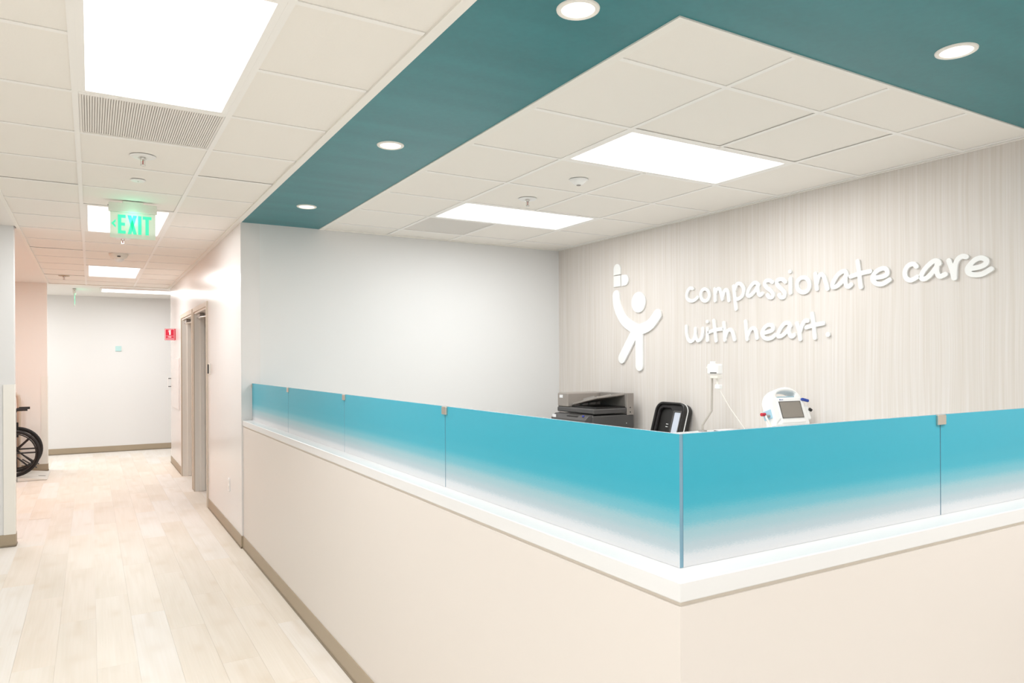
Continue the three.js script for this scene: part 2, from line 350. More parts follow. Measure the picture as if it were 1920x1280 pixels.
{ const g = thing('strobe_alarm', 'off white ceiling strobe alarm before the furthest corridor light panel', 'alarm', [0.255, H, -8.5]);
  part(g, 'housing', lathe([[0, -0.05], [0.05, -0.05], [0.075, -0.035], [0.09, -0.008], [0.092, 0]], 32), M.offwhite);
  part(g, 'lens', lathe([[0, -0.085], [0.025, -0.08], [0.045, -0.062], [0.048, -0.05]], 24), M.white); part(g, 'marking', at(box(0.03, 0.012, 0.004), 0, -0.033, 0.083), M.plasticDark); }

// ---------------------------------------------------------------- strokes turned into solid letters
// union of round-ended strokes: distance field on a grid, outline by marching squares, then extruded
function outline(strokes, r, cell) {
  const pts = [];
  for (const s of strokes) {
    if (s.length === 1) { pts.push([s[0], s[0]]); continue; }
    const c = s.length === 2 ? s.map(p => new THREE.Vector2(...p)) : new THREE.SplineCurve(s.map(p => new THREE.Vector2(...p))).getPoints(s.length * 6);
    for (let i = 0; i + 1 < c.length; i++) pts.push([[c[i].x, c[i].y], [c[i + 1].x, c[i + 1].y]]);
  }
  let x0 = 1e9, x1 = -1e9, y0 = 1e9, y1 = -1e9;
  for (const [a, b] of pts) for (const p of [a, b]) { x0 = Math.min(x0, p[0]); x1 = Math.max(x1, p[0]); y0 = Math.min(y0, p[1]); y1 = Math.max(y1, p[1]); }
  x0 -= r + 2 * cell; y0 -= r + 2 * cell; const nx = Math.ceil((x1 + r + 2 * cell - x0) / cell), ny = Math.ceil((y1 + r + 2 * cell - y0) / cell);
  const f = new Float32Array((nx + 1) * (ny + 1));
  for (let j = 0; j <= ny; j++) for (let i = 0; i <= nx; i++) {
    const x = x0 + i * cell, y = y0 + j * cell; let d = 1e9;
    for (const [a, b] of pts) {
      const dx = b[0] - a[0], dy = b[1] - a[1], q = dx * dx + dy * dy, t = q ? Math.max(0, Math.min(1, ((x - a[0]) * dx + (y - a[1]) * dy) / q)) : 0;
      d = Math.min(d, Math.hypot(x - a[0] - t * dx, y - a[1] - t * dy));
    }
    f[j * (nx + 1) + i] = r - d;
  }
  const next = new Map(), P = {};
  const F = (i, j) => f[j * (nx + 1) + i];
  const H_ = (i, j) => { const a = F(i, j), b = F(i + 1, j), t = a / (a - b), k = `h${i},${j}`; P[k] = [x0 + (i + t) * cell, y0 + j * cell]; return k; };
  const V_ = (i, j) => { const a = F(i, j), b = F(i, j + 1), t = a / (a - b), k = `v${i},${j}`; P[k] = [x0 + i * cell, y0 + (j + t) * cell]; return k; };
  for (let j = 0; j < ny; j++) for (let i = 0; i < nx; i++) {
    const a = F(i, j) > 0, b = F(i + 1, j) > 0, c = F(i + 1, j + 1) > 0, d = F(i, j + 1) > 0, code = a + 2 * b + 4 * c + 8 * d;
    if (!code || code === 15) continue;
    const B = () => H_(i, j), R = () => V_(i + 1, j), U = () => H_(i, j + 1), L = () => V_(i, j);
    const seg = { 1: [[B, L]], 2: [[R, B]], 3: [[R, L]], 4: [[U, R]], 5: [[B, R], [U, L]], 6: [[U, B]], 7: [[U, L]], 8: [[L, U]], 9: [[B, U]], 10: [[L, B], [R, U]], 11: [[R, U]], 12: [[L, R]], 13: [[B, R]], 14: [[L, B]] }[code];
    for (const [p, q] of seg) next.set(p(), q());
  }
  const loops = [];
  while (next.size) {
    const start = next.keys().next().value; const loop = []; let k = start;
    while (next.has(k)) { const n = next.get(k); next.delete(k); loop.push(P[k]); k = n; }
    const out = [];
    for (let i = 0; i < loop.length; i++) {                   // drop points on straight runs
      const a = out.length ? out[out.length - 1] : loop[loop.length - 1], b = loop[i], c = loop[(i + 1) % loop.length];
      const cr = Math.abs((b[0] - a[0]) * (c[1] - a[1]) - (b[1] - a[1]) * (c[0] - a[0]));
      if (cr / (Math.hypot(c[0] - a[0], c[1] - a[1]) + 1e-9) > cell * 0.03) out.push(b);
    }
    if (out.length > 5) loops.push(out);
  }
  return loops;
}
function solid(strokes, r, depth, cell, bevel) {
  const loops = outline(strokes, r, cell).map(l => l.map(p => new THREE.Vector2(...p)));
  const area = l => THREE.ShapeUtils.area(l), inside = (p, l) => { let c = false; for (let i = 0, j = l.length - 1; i < l.length; j = i++) if ((l[i].y > p.y) !== (l[j].y > p.y) && p.x < (l[j].x - l[i].x) * (p.y - l[i].y) / (l[j].y - l[i].y) + l[i].x) c = !c; return c; };
  loops.sort((a, b) => Math.abs(area(b)) - Math.abs(area(a)));
  const shapes = [];
  for (const l of loops) {
    const host = shapes.find(s => inside(l[0], s.pts));
    if (host) host.shape.holes.push(new THREE.Path(l)); else shapes.push({ pts: l, shape: new THREE.Shape(l) });
  }
  return new THREE.ExtrudeGeometry(shapes.map(s => s.shape), { depth: depth - bevel, bevelEnabled: bevel > 0, bevelThickness: bevel, bevelSize: bevel, bevelOffset: -bevel, bevelSegments: 2, curveSegments: 4 });
}
// slogan on the laminate wall: [word, [[letter, strokes as (along the wall, height)]]]
const SLOGAN = [['compassionate',[['c',[[[-4.186,2.082],[-4.216,2.087],[-4.243,2.064],[-4.254,2.026],[-4.233,1.994],[-4.195,1.983],[-4.158,1.991],[-4.132,2.008]]]],['o',[[[-4.008,2.015],[-4.013,1.995],[-4.025,1.98],[-4.043,1.972],[-4.063,1.974],[-4.082,1.985],[-4.094,2.002],[-4.099,2.023],[-4.094,2.043],[-4.081,2.059],[-4.063,2.066],[-4.043,2.064],[-4.025,2.054],[-4.012,2.036],[-4.008,2.015]]]],['m',[[[-3.951,2.058],[-3.948,2.009],[-3.948,1.967]],[[-3.945,2.021],[-3.928,2.05],[-3.905,2.054],[-3.89,2.027],[-3.875,1.973]],[[-3.875,1.98],[-3.856,2.027],[-3.836,2.041],[-3.819,2.016],[-3.809,1.957]]]],['p',[[[-3.763,2.061],[-3.754,1.987],[-3.741,1.888]],[[-3.753,2.032],[-3.731,2.072],[-3.696,2.071],[-3.668,2.033],[-3.677,1.987],[-3.714,1.963],[-3.739,1.964]]]],['a',[[[-3.53,2.048],[-3.557,2.068],[-3.588,2.057],[-3.619,2.023],[-3.632,1.991],[-3.621,1.975],[-3.595,1.983],[-3.561,2.01],[-3.535,2.043]],[[-3.535,2.043],[-3.538,2.013],[-3.53,1.985],[-3.517,1.973],[-3.498,1.983]]]],['s',[[[-3.408,2.056],[-3.434,2.071],[-3.465,2.07],[-3.477,2.05],[-3.46,2.023],[-3.425,1.999],[-3.403,1.972],[-3.412,1.951],[-3.436,1.951],[-3.452,1.968]]]],['s',[[[-3.3,2.047],[-3.327,2.068],[-3.36,2.068],[-3.372,2.048],[-3.357,2.021],[-3.324,1.994],[-3.304,1.966],[-3.314,1.944],[-3.337,1.943],[-3.353,1.961]]]],['i',[[[-3.257,2.065],[-3.257,1.968]],[[-3.261,2.115]]]],['o',[[[-3.106,2.008],[-3.11,1.986],[-3.124,1.97],[-3.144,1.962],[-3.166,1.964],[-3.186,1.975],[-3.2,1.994],[-3.205,2.017],[-3.2,2.039],[-3.186,2.055],[-3.165,2.063],[-3.143,2.061],[-3.124,2.049],[-3.11,2.03],[-3.106,2.008]]]],['n',[[[-3.061,2.077],[-3.056,2.025],[-3.049,1.976]],[[-3.049,2.015],[-3.036,2.053],[-3.016,2.07],[-2.997,2.052],[-2.98,2.003],[-2.97,1.97]]]],['a',[[[-2.831,2.044],[-2.842,2.068],[-2.864,2.07],[-2.895,2.053],[-2.924,2.017],[-2.935,1.985],[-2.922,1.975],[-2.89,1.987],[-2.854,2.017],[-2.837,2.044]],[[-2.837,2.044],[-2.841,2.009],[-2.835,1.979],[-2.82,1.969],[-2.802,1.981]]]],['t',[[[-2.756,2.123],[-2.746,2.046],[-2.735,1.959]],[[-2.804,2.032],[-2.739,2.045],[-2.673,2.051]]]],['e',[[[-2.652,2.007],[-2.596,2.009],[-2.564,2.022],[-2.567,2.05],[-2.593,2.059],[-2.63,2.047],[-2.655,2.018],[-2.653,1.99],[-2.629,1.969],[-2.592,1.965],[-2.549,1.986]]]]]],['care',[['c',[[[-2.386,2.047],[-2.4,2.062],[-2.426,2.061],[-2.446,2.043],[-2.454,2.015],[-2.447,1.986],[-2.426,1.97],[-2.404,1.973],[-2.38,1.985]]]],['a',[[[-2.255,2.047],[-2.262,2.062],[-2.284,2.066],[-2.312,2.049],[-2.34,2.021],[-2.357,1.99],[-2.353,1.972],[-2.333,1.97],[-2.302,1.992],[-2.271,2.03]],[[-2.267,2.044],[-2.269,2.009],[-2.261,1.982],[-2.247,1.974],[-2.222,1.983]]]],['r',[[[-2.202,2.058],[-2.185,2.006],[-2.175,1.957]],[[-2.172,1.957],[-2.169,2.022],[-2.154,2.059],[-2.131,2.072],[-2.11,2.067]]]],['e',[[[-2.103,1.999],[-2.043,2.003],[-2.011,2.016],[-2.008,2.037],[-2.031,2.051],[-2.062,2.046],[-2.089,2.022],[-2.103,2.0],[-2.096,1.976],[-2.065,1.963],[-2.025,1.965],[-1.984,1.986]]]]]],['with',[['w',[[[-4.26,1.783],[-4.256,1.719],[-4.235,1.671],[-4.206,1.658],[-4.177,1.675],[-4.162,1.715],[-4.16,1.76]],[[-4.16,1.754],[-4.159,1.703],[-4.14,1.668],[-4.116,1.665],[-4.089,1.689],[-4.079,1.73],[-4.08,1.757]]]],['i',[[[-4.031,1.755],[-4.03,1.662]],[[-4.031,1.809]]]],['t',[[[-3.964,1.813],[-3.953,1.743],[-3.941,1.656]],[[-4.012,1.726],[-3.953,1.74],[-3.877,1.745]]]],['h',[[[-3.862,1.791],[-3.855,1.727],[-3.852,1.659]],[[-3.849,1.678],[-3.826,1.723],[-3.799,1.737],[-3.777,1.717],[-3.757,1.66]]]]]],['heart.',[['h',[[[-3.652,1.792],[-3.645,1.719],[-3.637,1.659]],[[-3.633,1.682],[-3.608,1.725],[-3.581,1.738],[-3.56,1.72],[-3.547,1.665]]]],['e',[[[-3.503,1.697],[-3.433,1.709],[-3.406,1.725],[-3.415,1.748],[-3.446,1.755],[-3.479,1.738],[-3.501,1.702],[-3.491,1.673],[-3.459,1.656],[-3.42,1.662],[-3.388,1.681]]]],['a',[[[-3.259,1.74],[-3.277,1.76],[-3.304,1.76],[-3.332,1.738],[-3.357,1.703],[-3.366,1.678],[-3.351,1.669],[-3.321,1.68],[-3.283,1.71],[-3.266,1.739]],[[-3.266,1.739],[-3.271,1.699],[-3.262,1.674],[-3.247,1.666],[-3.23,1.677]]]],['r',[[[-3.207,1.754],[-3.19,1.706],[-3.181,1.646]],[[-3.18,1.701],[-3.163,1.743],[-3.143,1.768],[-3.121,1.768]]]],['t',[[[-3.086,1.813],[-3.075,1.732],[-3.067,1.652]],[[-3.133,1.723],[-3.075,1.736],[-3.003,1.745]]]],['period',[[[-2.969,1.67]]]]]]];
const wallTurn = -Math.PI / 2;                                // shape x runs along +z, extrusion points into the room
{
  const sign = thing('wall_slogan', 'white raised handwritten lettering reading compassionate care with heart.', 'wall lettering', [XF, 1.7, -3.2], wallTurn);
  for (const [word, letters] of SLOGAN) {
    const wg = new THREE.Group(); wg.name = 'word'; wg.userData.label = `the word ${word}`; sign.add(wg);
    for (const [ch, strokes] of letters) {
      const local = strokes.map(s => s.map(([z, y]) => [z + 3.2, y - 1.7]));
      const m = part(wg, ch === 'period' ? 'period' : `letter_${ch}`, solid(local, ch === 'period' ? 0.0165 : 0.0142, 0.013, 0.003, 0.0015), M.white);
      m.position.z = 0.0015;
    }
  }
}
{ // emblem: a figure with raised arms under three building blocks
  const g = thing('wall_emblem', 'white raised emblem of a figure with raised arms reaching for blocks', 'emblem', [XF, 1.4, -4.87], wallTurn);
  const E = [[[-5.151,2.105],[-5.144,2.038],[-5.106,1.951],[-5.022,1.859],[-4.872,1.786],[-4.774,1.79],[-4.68,1.825],[-4.598,1.897]],[[-4.909,1.735],[-4.979,1.647],[-5.072,1.53]],[[-4.835,1.764],[-4.834,1.619],[-4.834,1.464]]];
  const m = part(g, 'figure', solid(E.map(s => s.map(([z, y]) => [z + 4.87, y - 1.4])), 0.049, 0.015, 0.005, 0.002), M.white); m.position.z = 0.002;
  const disc = new THREE.Shape(); disc.absellipse(0.027, 0.621, 0.092, 0.092, 0, 2 * Math.PI);
  const ex = { depth: 0.011, bevelEnabled: true, bevelThickness: 0.002, bevelSize: 0.002, bevelOffset: -0.002, bevelSegments: 2, curveSegments: 24 };
  part(g, 'head', new THREE.ExtrudeGeometry(disc, ex), M.white, [0, 0, 0.002]);
  const a = new THREE.Shape(); a.moveTo(-0.316, 0.893); a.lineTo(-0.218, 0.893); a.lineTo(-0.218, 0.945); a.absarc(-0.267, 0.945, 0.049, 0, Math.PI); a.closePath();
  const b = new THREE.Shape(); b.moveTo(-0.316, 0.785); b.lineTo(-0.218, 0.785); b.lineTo(-0.218, 0.885); b.lineTo(-0.316, 0.885); b.closePath();
  const c = new THREE.Shape(); c.moveTo(-0.206, 0.785); c.lineTo(-0.158, 0.785); c.absarc(-0.158, 0.835, 0.05, -Math.PI / 2, Math.PI / 2); c.lineTo(-0.206, 0.885); c.closePath();
  for (const s of [a, b, c]) part(g, 'block', new THREE.ExtrudeGeometry(s, ex), M.white, [0, 0, 0.002]);
}

// ---------------------------------------------------------------- exit signs
function exitSign(label, x, y, z, turn) {
  const g = thing('exit_sign', label, 'exit sign', [x, y, z], turn, 'edge lit exit signs');
  part(g, 'canopy', box(0.13, 0.016, 0.05, 0.003), M.offwhite, [0, -0.008, 0]);
  part(g, 'housing', box(0.305, 0.062, 0.04, 0.004), M.offwhite, [0, -0.045, 0]);
  part(g, 'test_button', at(cyl(0.004, 0.004, 0.006, 10), 0, 0, 0), M.plasticDark, [-0.153, -0.035, 0.005], [0, 0, Math.PI / 2]);
  const plate = part(g, 'acrylic_plate', box(0.285, 0.185, 0.007), M.exitPlate, [0, -0.166, 0]);
  const rect = (x0, y0, x1, y1) => at(box(x1 - x0, y1 - y0, 0.0025), (x0 + x1) / 2, (y0 + y1) / 2, 0);
  const quad = p => { const s = new THREE.Shape(p.map(q => new THREE.Vector2(...q))); const e = new THREE.ExtrudeGeometry(s, { depth: 0.0025, bevelEnabled: false }); return at(e, 0, 0, -0.00125); };
  const h = 0.066, b = 0.021;
  const E = mergeGeometries([rect(-0.094, -h, -0.094 + b, h), rect(-0.094 + b, h - b, -0.046, h), rect(-0.094 + b, -0.0105, -0.05, 0.0105), rect(-0.094 + b, -h, -0.046, -h + b)]);
  const Xg = mergeGeometries([quad([[-0.034, h], [-0.011, h], [0.024, -h], [0.001, -h]]), quad([[0.001, h], [0.024, h], [-0.011, -h], [-0.034, -h]])]);
  const I = rect(0.032, -h, 0.032 + b, h), Tt = mergeGeometries([rect(0.061, h - b, 0.117, h), rect(0.0785, -h, 0.0785 + b, h - b)]);
  for (const [n, ge] of [['letter_e', E], ['letter_x', Xg], ['letter_i', I], ['letter_t', Tt]]) part(plate, n, ge, M.exitGreen, [0, 0.004, 0.0048]);
  part(plate, 'arrow', quad([[-0.135, 0.0], [-0.108, 0.03], [-0.108, 0.012], [-0.12, 0], [-0.108, -0.012], [-0.108, -0.03]]), M.exitGreen, [0, 0.006, 0.0048]);
  const l = new THREE.PointLight(new THREE.Color().setRGB(0.15, 1, 0.62), 0.014); l.position.set(0, -0.12, 0.05); l.castShadow = true; g.add(l);
}
exitSign('green edge lit exit sign hanging from the corridor ceiling', 0.262, H, -5.72, 0);
exitSign('far exit sign seen edge on at the cross corridor', -0.21, HF, -12.75, Math.PI / 2);

// ---------------------------------------------------------------- reception desk
{
  const x0 = 1.0625, z0 = -1.1095, xe = 3.4, ZD = ZB + 0.004;
  const d = thing('reception_desk', 'long beige reception desk with a white ledge turning the corner', 'desk', [x0, 0, z0]);
  const L = (name, l, m) => slab(d, name, [l[0] - x0, l[1] - x0, l[2], l[3], l[4] - z0, l[5] - z0], m);
  L('side_panel', [x0, x0 + 0.03, 0.0, 0.983, ZD, z0], M.deskPanel);
  L('front_panel', [x0 + 0.03, xe, 0.0, 0.983, z0 - 0.03, z0], M.deskPanel);
  L('end_panel', [xe - 0.03, xe, 0.0, 0.983, z0 - 0.5, z0 - 0.03], M.deskPanel);
  L('reveal', [x0 + 0.005, x0 + 0.03, 0.983, 0.993, ZD, z0 - 0.005], M.reveal);
  L('reveal', [x0 + 0.03, xe - 0.008, 0.983, 0.993, z0 - 0.03, z0 - 0.005], M.reveal);
  const s = new THREE.Shape(), lx = 1.06, lz = 1.107, w = 0.24;
  s.moveTo(lx, lz); s.lineTo(xe + 0.01, lz); s.lineTo(xe + 0.01, lz + w); s.lineTo(lx + w, lz + w); s.lineTo(lx + w, -ZD); s.lineTo(lx, -ZD); s.closePath();
  const lg = new THREE.ExtrudeGeometry(s, { depth: 0.037, bevelEnabled: true, bevelThickness: 0.003, bevelSize: 0.003, bevelOffset: -0.003, bevelSegments: 3 });
  lg.rotateX(-Math.PI / 2); lg.translate(-x0, 0.996, -z0); part(d, 'ledge', lg, M.counter);
  L('inner_wall', [x0 + 0.15, x0 + 0.17, 0, 0.993, ZD, z0 - 0.15], M.cabinet);
  L('inner_wall', [x0 + 0.17, xe - 0.03, 0, 0.993, z0 - 0.17, z0 - 0.15], M.cabinet);
  L('worktop', [x0 + 0.17, x0 + 0.78, 0.71, 0.74, ZD, z0 - 0.78], M.worktop);
  L('worktop', [x0 + 0.17, xe - 0.03, 0.71, 0.74, z0 - 0.78, z0 - 0.17], M.worktop);
  L('skirting', [x0 - 0.006, x0, 0, 0.1, ZB + 0.01, z0 + 0.006], M.base);
  L('skirting', [x0, xe, 0, 0.1, z0, z0 + 0.006], M.base);
  L('skirting_sole', [x0 - 0.010, x0 - 0.006, 0, 0.012, ZB + 0.01, z0 + 0.01], M.baseSole);
}
{ // glass on the ledge: four panes down the side, two along the front, held by clips at the joints
  const gx = 1.139, gz = -1.185, y0 = 1.0365, y1 = 1.3364, t = 0.01;
  const g = thing('glass_screen', 'frosted glass screen printed with a teal fade on the desk ledge', 'glass screen', [gx, y0, gz]);
  const joints = [gz, -2.41, -3.635, -4.86, ZB + 0.003], side = [M.film, M.film, M.glassEdge, M.glassEdge, M.glassEdge, M.glassEdge], front = [M.glassEdge, M.glassEdge, M.glassEdge, M.glassEdge, M.film, M.film];
  for (let k = 0; k < 4; k++) { const a = joints[k] - (k ? 0.002 : 0), b = joints[k + 1] + (k < 3 ? 0.002 : 0); part(g, 'glass_pane', new THREE.BoxGeometry(t, y1 - y0, a - b), side, [0, (y1 - y0) / 2, (a + b) / 2 - gz]); }
  const jx = [gx + t / 2 + 0.001, 2.186, 3.4];
  for (let k = 0; k < 2; k++) { const a = jx[k] + (k ? 0.002 : 0), b = jx[k + 1] - 0.002; part(g, 'glass_pane', new THREE.BoxGeometry(b - a, y1 - y0, t), front, [(a + b) / 2 - gx, (y1 - y0) / 2, -t / 2]); }
  for (const z of joints.slice(1, 4)) part(g, 'clip', box(0.024, 0.03, 0.04, 0.0025), M.steel, [0, y1 - y0 - 0.015, z - gz]);
  part(g, 'clip', box(0.044, 0.03, 0.024, 0.0025), M.steel, [2.186 - gx, y1 - y0 - 0.015, -t / 2]);
  part(g, 'clip', box(0.02, 0.027, 0.014, 0.002), M.steel, [0, y1 - y0 - 0.02, ZB + 0.0075 - gz]);
}
// ---------------------------------------------------------------- behind the desk
{
  const c = thing('back_cabinet', 'tall white cabinet with a flat top against the laminate wall', 'cabinet', [3.86, 0, -2.875]);
  part(c, 'body', box(0.58, 0.94, 1.83), M.cabinet, [0, 0.49, 0]);
  part(c, 'plinth', box(0.54, 0.02, 1.79), M.plasticDark, [0, 0.01, 0]);
  part(c, 'cabinet_top', box(0.6, 0.03, 1.85, 0.004), M.counter, [-0.002, 0.976, 0]);
  for (let k = 0; k < 3; k++) { const dr = part(c, 'cabinet_door', box(0.016, 0.88, 0.58), M.cabinet, [-0.298, 0.49, -0.59 + k * 0.59]); part(dr, 'handle', box(0.012, 0.1, 0.012, 0.003), M.steel, [-0.014, 0.3, 0.24]); }
  const w = thing('low_cabinet', 'low white cabinet between the copier and the tall cabinet', 'cabinet', [3.86, 0, -4.31]);
  part(w, 'body', box(0.58, 0.7, 0.94), M.cabinet, [0, 0.35, 0]); part(w, 'cabinet_top', box(0.6, 0.03, 0.96, 0.004), M.counter, [-0.002, 0.715, 0]);
  for (let k = 0; k < 2; k++) { const dr = part(w, 'cabinet_door', box(0.016, 0.64, 0.44), M.cabinet, [-0.298, 0.35, -0.23 + k * 0.46]); part(dr, 'handle', box(0.012, 0.1, 0.012, 0.003), M.steel, [-0.014, 0.2, 0.16]); }
}
{ // floor standing copier: document feeder on top, its operator side towards the corridor (-x)
  const g = thing('copier', 'dark grey office copier with a document feeder against the laminate wall', 'copier', [3.865, 0, -5.1]);
  const prof = (pts, depth) => { const s = new THREE.Shape(pts.map(p => new THREE.Vector2(...p))); const e = new THREE.ExtrudeGeometry(s, { depth, bevelEnabled: true, bevelThickness: 0.004, bevelSize: 0.004, bevelOffset: -0.004, bevelSegments: 2 }); e.translate(0, 0, -depth / 2); return e; };
  part(g, 'cabinet', box(0.42, 0.86, 0.52, 0.01), M.copierDark, [0.005, 0.45, 0]);
  for (let k = 0; k < 3; k++) { const t = part(g, 'paper_tray', box(0.02, 0.2, 0.5, 0.006), M.copier, [-0.208, 0.17 + k * 0.23, 0]); part(t, 'grip', box(0.01, 0.02, 0.16, 0.003), M.black, [-0.009, 0.05, 0]); }
  const sc = part(g, 'scanner_body', box(0.45, 0.13, 0.54, 0.012), M.copierDark, [0, 0.975, 0]);
  part(sc, 'screw_cap', new THREE.SphereGeometry(0.004, 8, 6), M.white, [0.14, -0.01, 0.27]);
  const cp = part(g, 'control_panel', prof([[-0.06, 0], [0.03, 0], [0.03, 0.062], [-0.02, 0.055], [-0.06, 0.02]], 0.5), M.copierDark, [-0.235, 0.985, 0]);
  part(cp, 'display', box(0.05, 0.004, 0.16), M.black, [-0.018, 0.052, 0.04], [0, 0, 0.5]);
  part(cp, 'button', box(0.014, 0.012, 0.02, 0.002), M.blueInk, [-0.03, 0.05, 0.19], [0, 0, 0.5]);
  part(cp, 'sticker', box(0.002, 0.036, 0.055), M.paper, [-0.057, 0.03, -0.21]);
  // feeder: lower lid, feed head at the far end, slanted input tray, raised rear
  part(g, 'feeder_lid', box(0.44, 0.045, 0.54, 0.012), M.copierDark, [0.0, 1.075, 0]);
  const head = part(g, 'feed_head', box(0.42, 0.125, 0.16, 0.012), M.copierFace, [-0.005, 1.16, -0.19]);
  part(head, 'sticker', box(0.002, 0.026, 0.05), M.paper, [-0.2105, 0.03, -0.02]);
  part(g, 'rear_block', box(0.075, 0.125, 0.37, 0.008), M.copier, [0.175, 1.16, 0.083]);
  const tray = part(g, 'input_tray', box(0.3, 0.018, 0.36, 0.006), M.copierFace, [-0.01, 1.17, 0.075], [-0.2, 0, 0.07]);
  part(tray, 'paper_guide', box(0.012, 0.02, 0.16, 0.003), M.plasticGrey, [-0.09, 0.018, -0.02]);
  part(tray, 'paper_guide', box(0.012, 0.02, 0.16, 0.003), M.plasticGrey, [0.09, 0.018, -0.02]);
  part(g, 'output_well', box(0.32, 0.012, 0.36, 0.003), M.black, [-0.015, 1.104, 0.075]);
  for (let k = 0; k < 4; k++) part(g, 'exit_roller', at(cyl(0.009, 0.009, 0.02, 12), 0, 0, 0), M.plasticGrey, [-0.16 + k * 0.085, 1.122, -0.1], [0, 0, Math.PI / 2]);
  part(g, 'hinge_cover', box(0.07, 0.19, 0.014, 0.003), M.copierFace, [0.18, 1.13, 0.272]);
  for (const y of [1.06, 1.1]) part(g, 'screw', at(cyl(0.005, 0.005, 0.004, 10), 0, 0, 0), M.black, [0.175, y, 0.281], [Math.PI / 2, 0, 0]);
}
{ // open black case leaning on the laminate wall, its inside towards the corridor
  const g = thing('black_case', 'black rounded case with a pale insert leaning on the laminate wall', 'case', [3.985, 0.731, -4.36]);
  const W = 0.34, Hh = 0.425, rr = 0.075;
  const rrect = (w, h, r, cx = 0, cy = 0) => { const s = new THREE.Shape(), a = cx - w / 2, b = cx + w / 2, c = cy - h / 2, d = cy + h / 2; s.moveTo(a + r, c); s.lineTo(b - r, c); s.absarc(b - r, c + r, r, -Math.PI / 2, 0); s.lineTo(b, d - r); s.absarc(b - r, d - r, r, 0, Math.PI / 2); s.lineTo(a + r, d); s.absarc(a + r, d - r, r, Math.PI / 2, Math.PI); s.lineTo(a, c + r); s.absarc(a + r, c + r, r, Math.PI, 1.5 * Math.PI); return s; };
  const ext = (s, d, b = 0.004) => new THREE.ExtrudeGeometry(s, { depth: d, bevelEnabled: b > 0, bevelThickness: b, bevelSize: b, bevelOffset: -b, bevelSegments: 2, curveSegments: 10 });
  const place = (name, geo, m, off, parent = g) => { const o = part(parent, name, geo, m); o.rotation.order = 'YXZ'; o.rotation.set(-0.3, wallTurn, 0); o.position.set(0.055, 0.005, 0); o.translateZ(off); o.translateY(Hh / 2); return o; };
  place('shell', ext(rrect(W, Hh, rr), 0.028, 0.01), M.black, 0.0);
  const rim = rrect(W, Hh, rr); rim.holes.push(rrect(W - 0.036, Hh - 0.036, rr - 0.018));
  const bandShape = rrect(W + 0.004, Hh + 0.004, rr + 0.002); bandShape.holes.push(rrect(W - 0.03, Hh - 0.03, rr - 0.015)); place('white_band', ext(bandShape, 0.008, 0.001), M.white, 0.04);
  place('rim', ext(rim, 0.03, 0.006), M.black, 0.05);
  const tr = rrect(W - 0.037, Hh - 0.037, rr - 0.018); tr.holes.push(rrect(0.15, Hh - 0.09, 0.04, -0.06, 0)); 
  place('tray', ext(tr, 0.014, 0.002), M.rubber, 0.05);
  place('insert', ext(rrect(0.072, Hh - 0.12, 0.004, 0.09, -0.02), 0.004, 0.001), M.screenPale, 0.066);
  const fr = rrect(0.096, Hh - 0.095, 0.008, 0.09, -0.02); fr.holes.push(rrect(0.074, Hh - 0.118, 0.004, 0.09, -0.02)); place('insert_frame', ext(fr, 0.012, 0.001), M.plasticDark, 0.064);
  for (const y of [0.03, 0.008]) { place('hook', ext(rrect(0.022, 0.005, 0.002, -0.005, y), 0.006, 0.001), M.white, 0.066); }
}
{ // probe holder on a bent rod with a hanging strap
  const g = thing('probe_stand', 'thin bent grey rod stand with a white sensor head on the cabinet', 'stand', [3.82, 0.992, -3.752]);
  part(g, 'foot', at(cyl(0.028, 0.032, 0.008, 20), 0, 0.004, 0), M.plasticGrey);
  part(g, 'rod', polytube([[0, 0.005, 0], [0, 0.045, 0], [0.03, 0.15, 0.06], [0.03, 0.40, 0.066]], 0.0075), std('#b9b2a8', 0.4));
  part(g, 'clamp', box(0.05, 0.022, 0.07, 0.004), M.offwhite, [0.032, 0.395, 0.1]);
  const h = part(g, 'sensor_head', box(0.06, 0.075, 0.1, 0.012), M.white, [0.03, 0.45, 0.092]);
  part(h, 'dark_stripe', box(0.002, 0.007, 0.06), M.lcdEdge, [-0.031, -0.026, 0.014]);
  part(h, 'top_tab', box(0.03, 0.02, 0.03, 0.004), M.white, [0, 0.045, -0.02]);
  part(h, 'side_tab', box(0.02, 0.016, 0.03, 0.004), M.offwhite, [0, 0.01, -0.06]);
  part(g, 'cable_clip', box(0.03, 0.03, 0.045, 0.005), M.white, [0.03, 0.325, 0.125]);
  part(g, 'clip_hanger', box(0.01, 0.06, 0.014, 0.002), M.offwhite, [0.03, 0.36, 0.115]);
  part(g, 'strap', polytube([[0.03, 0.31, 0.13], [0.06, 0.18, 0.2], [0.09, 0.012, 0.33]], 0.003), M.offwhite);
}
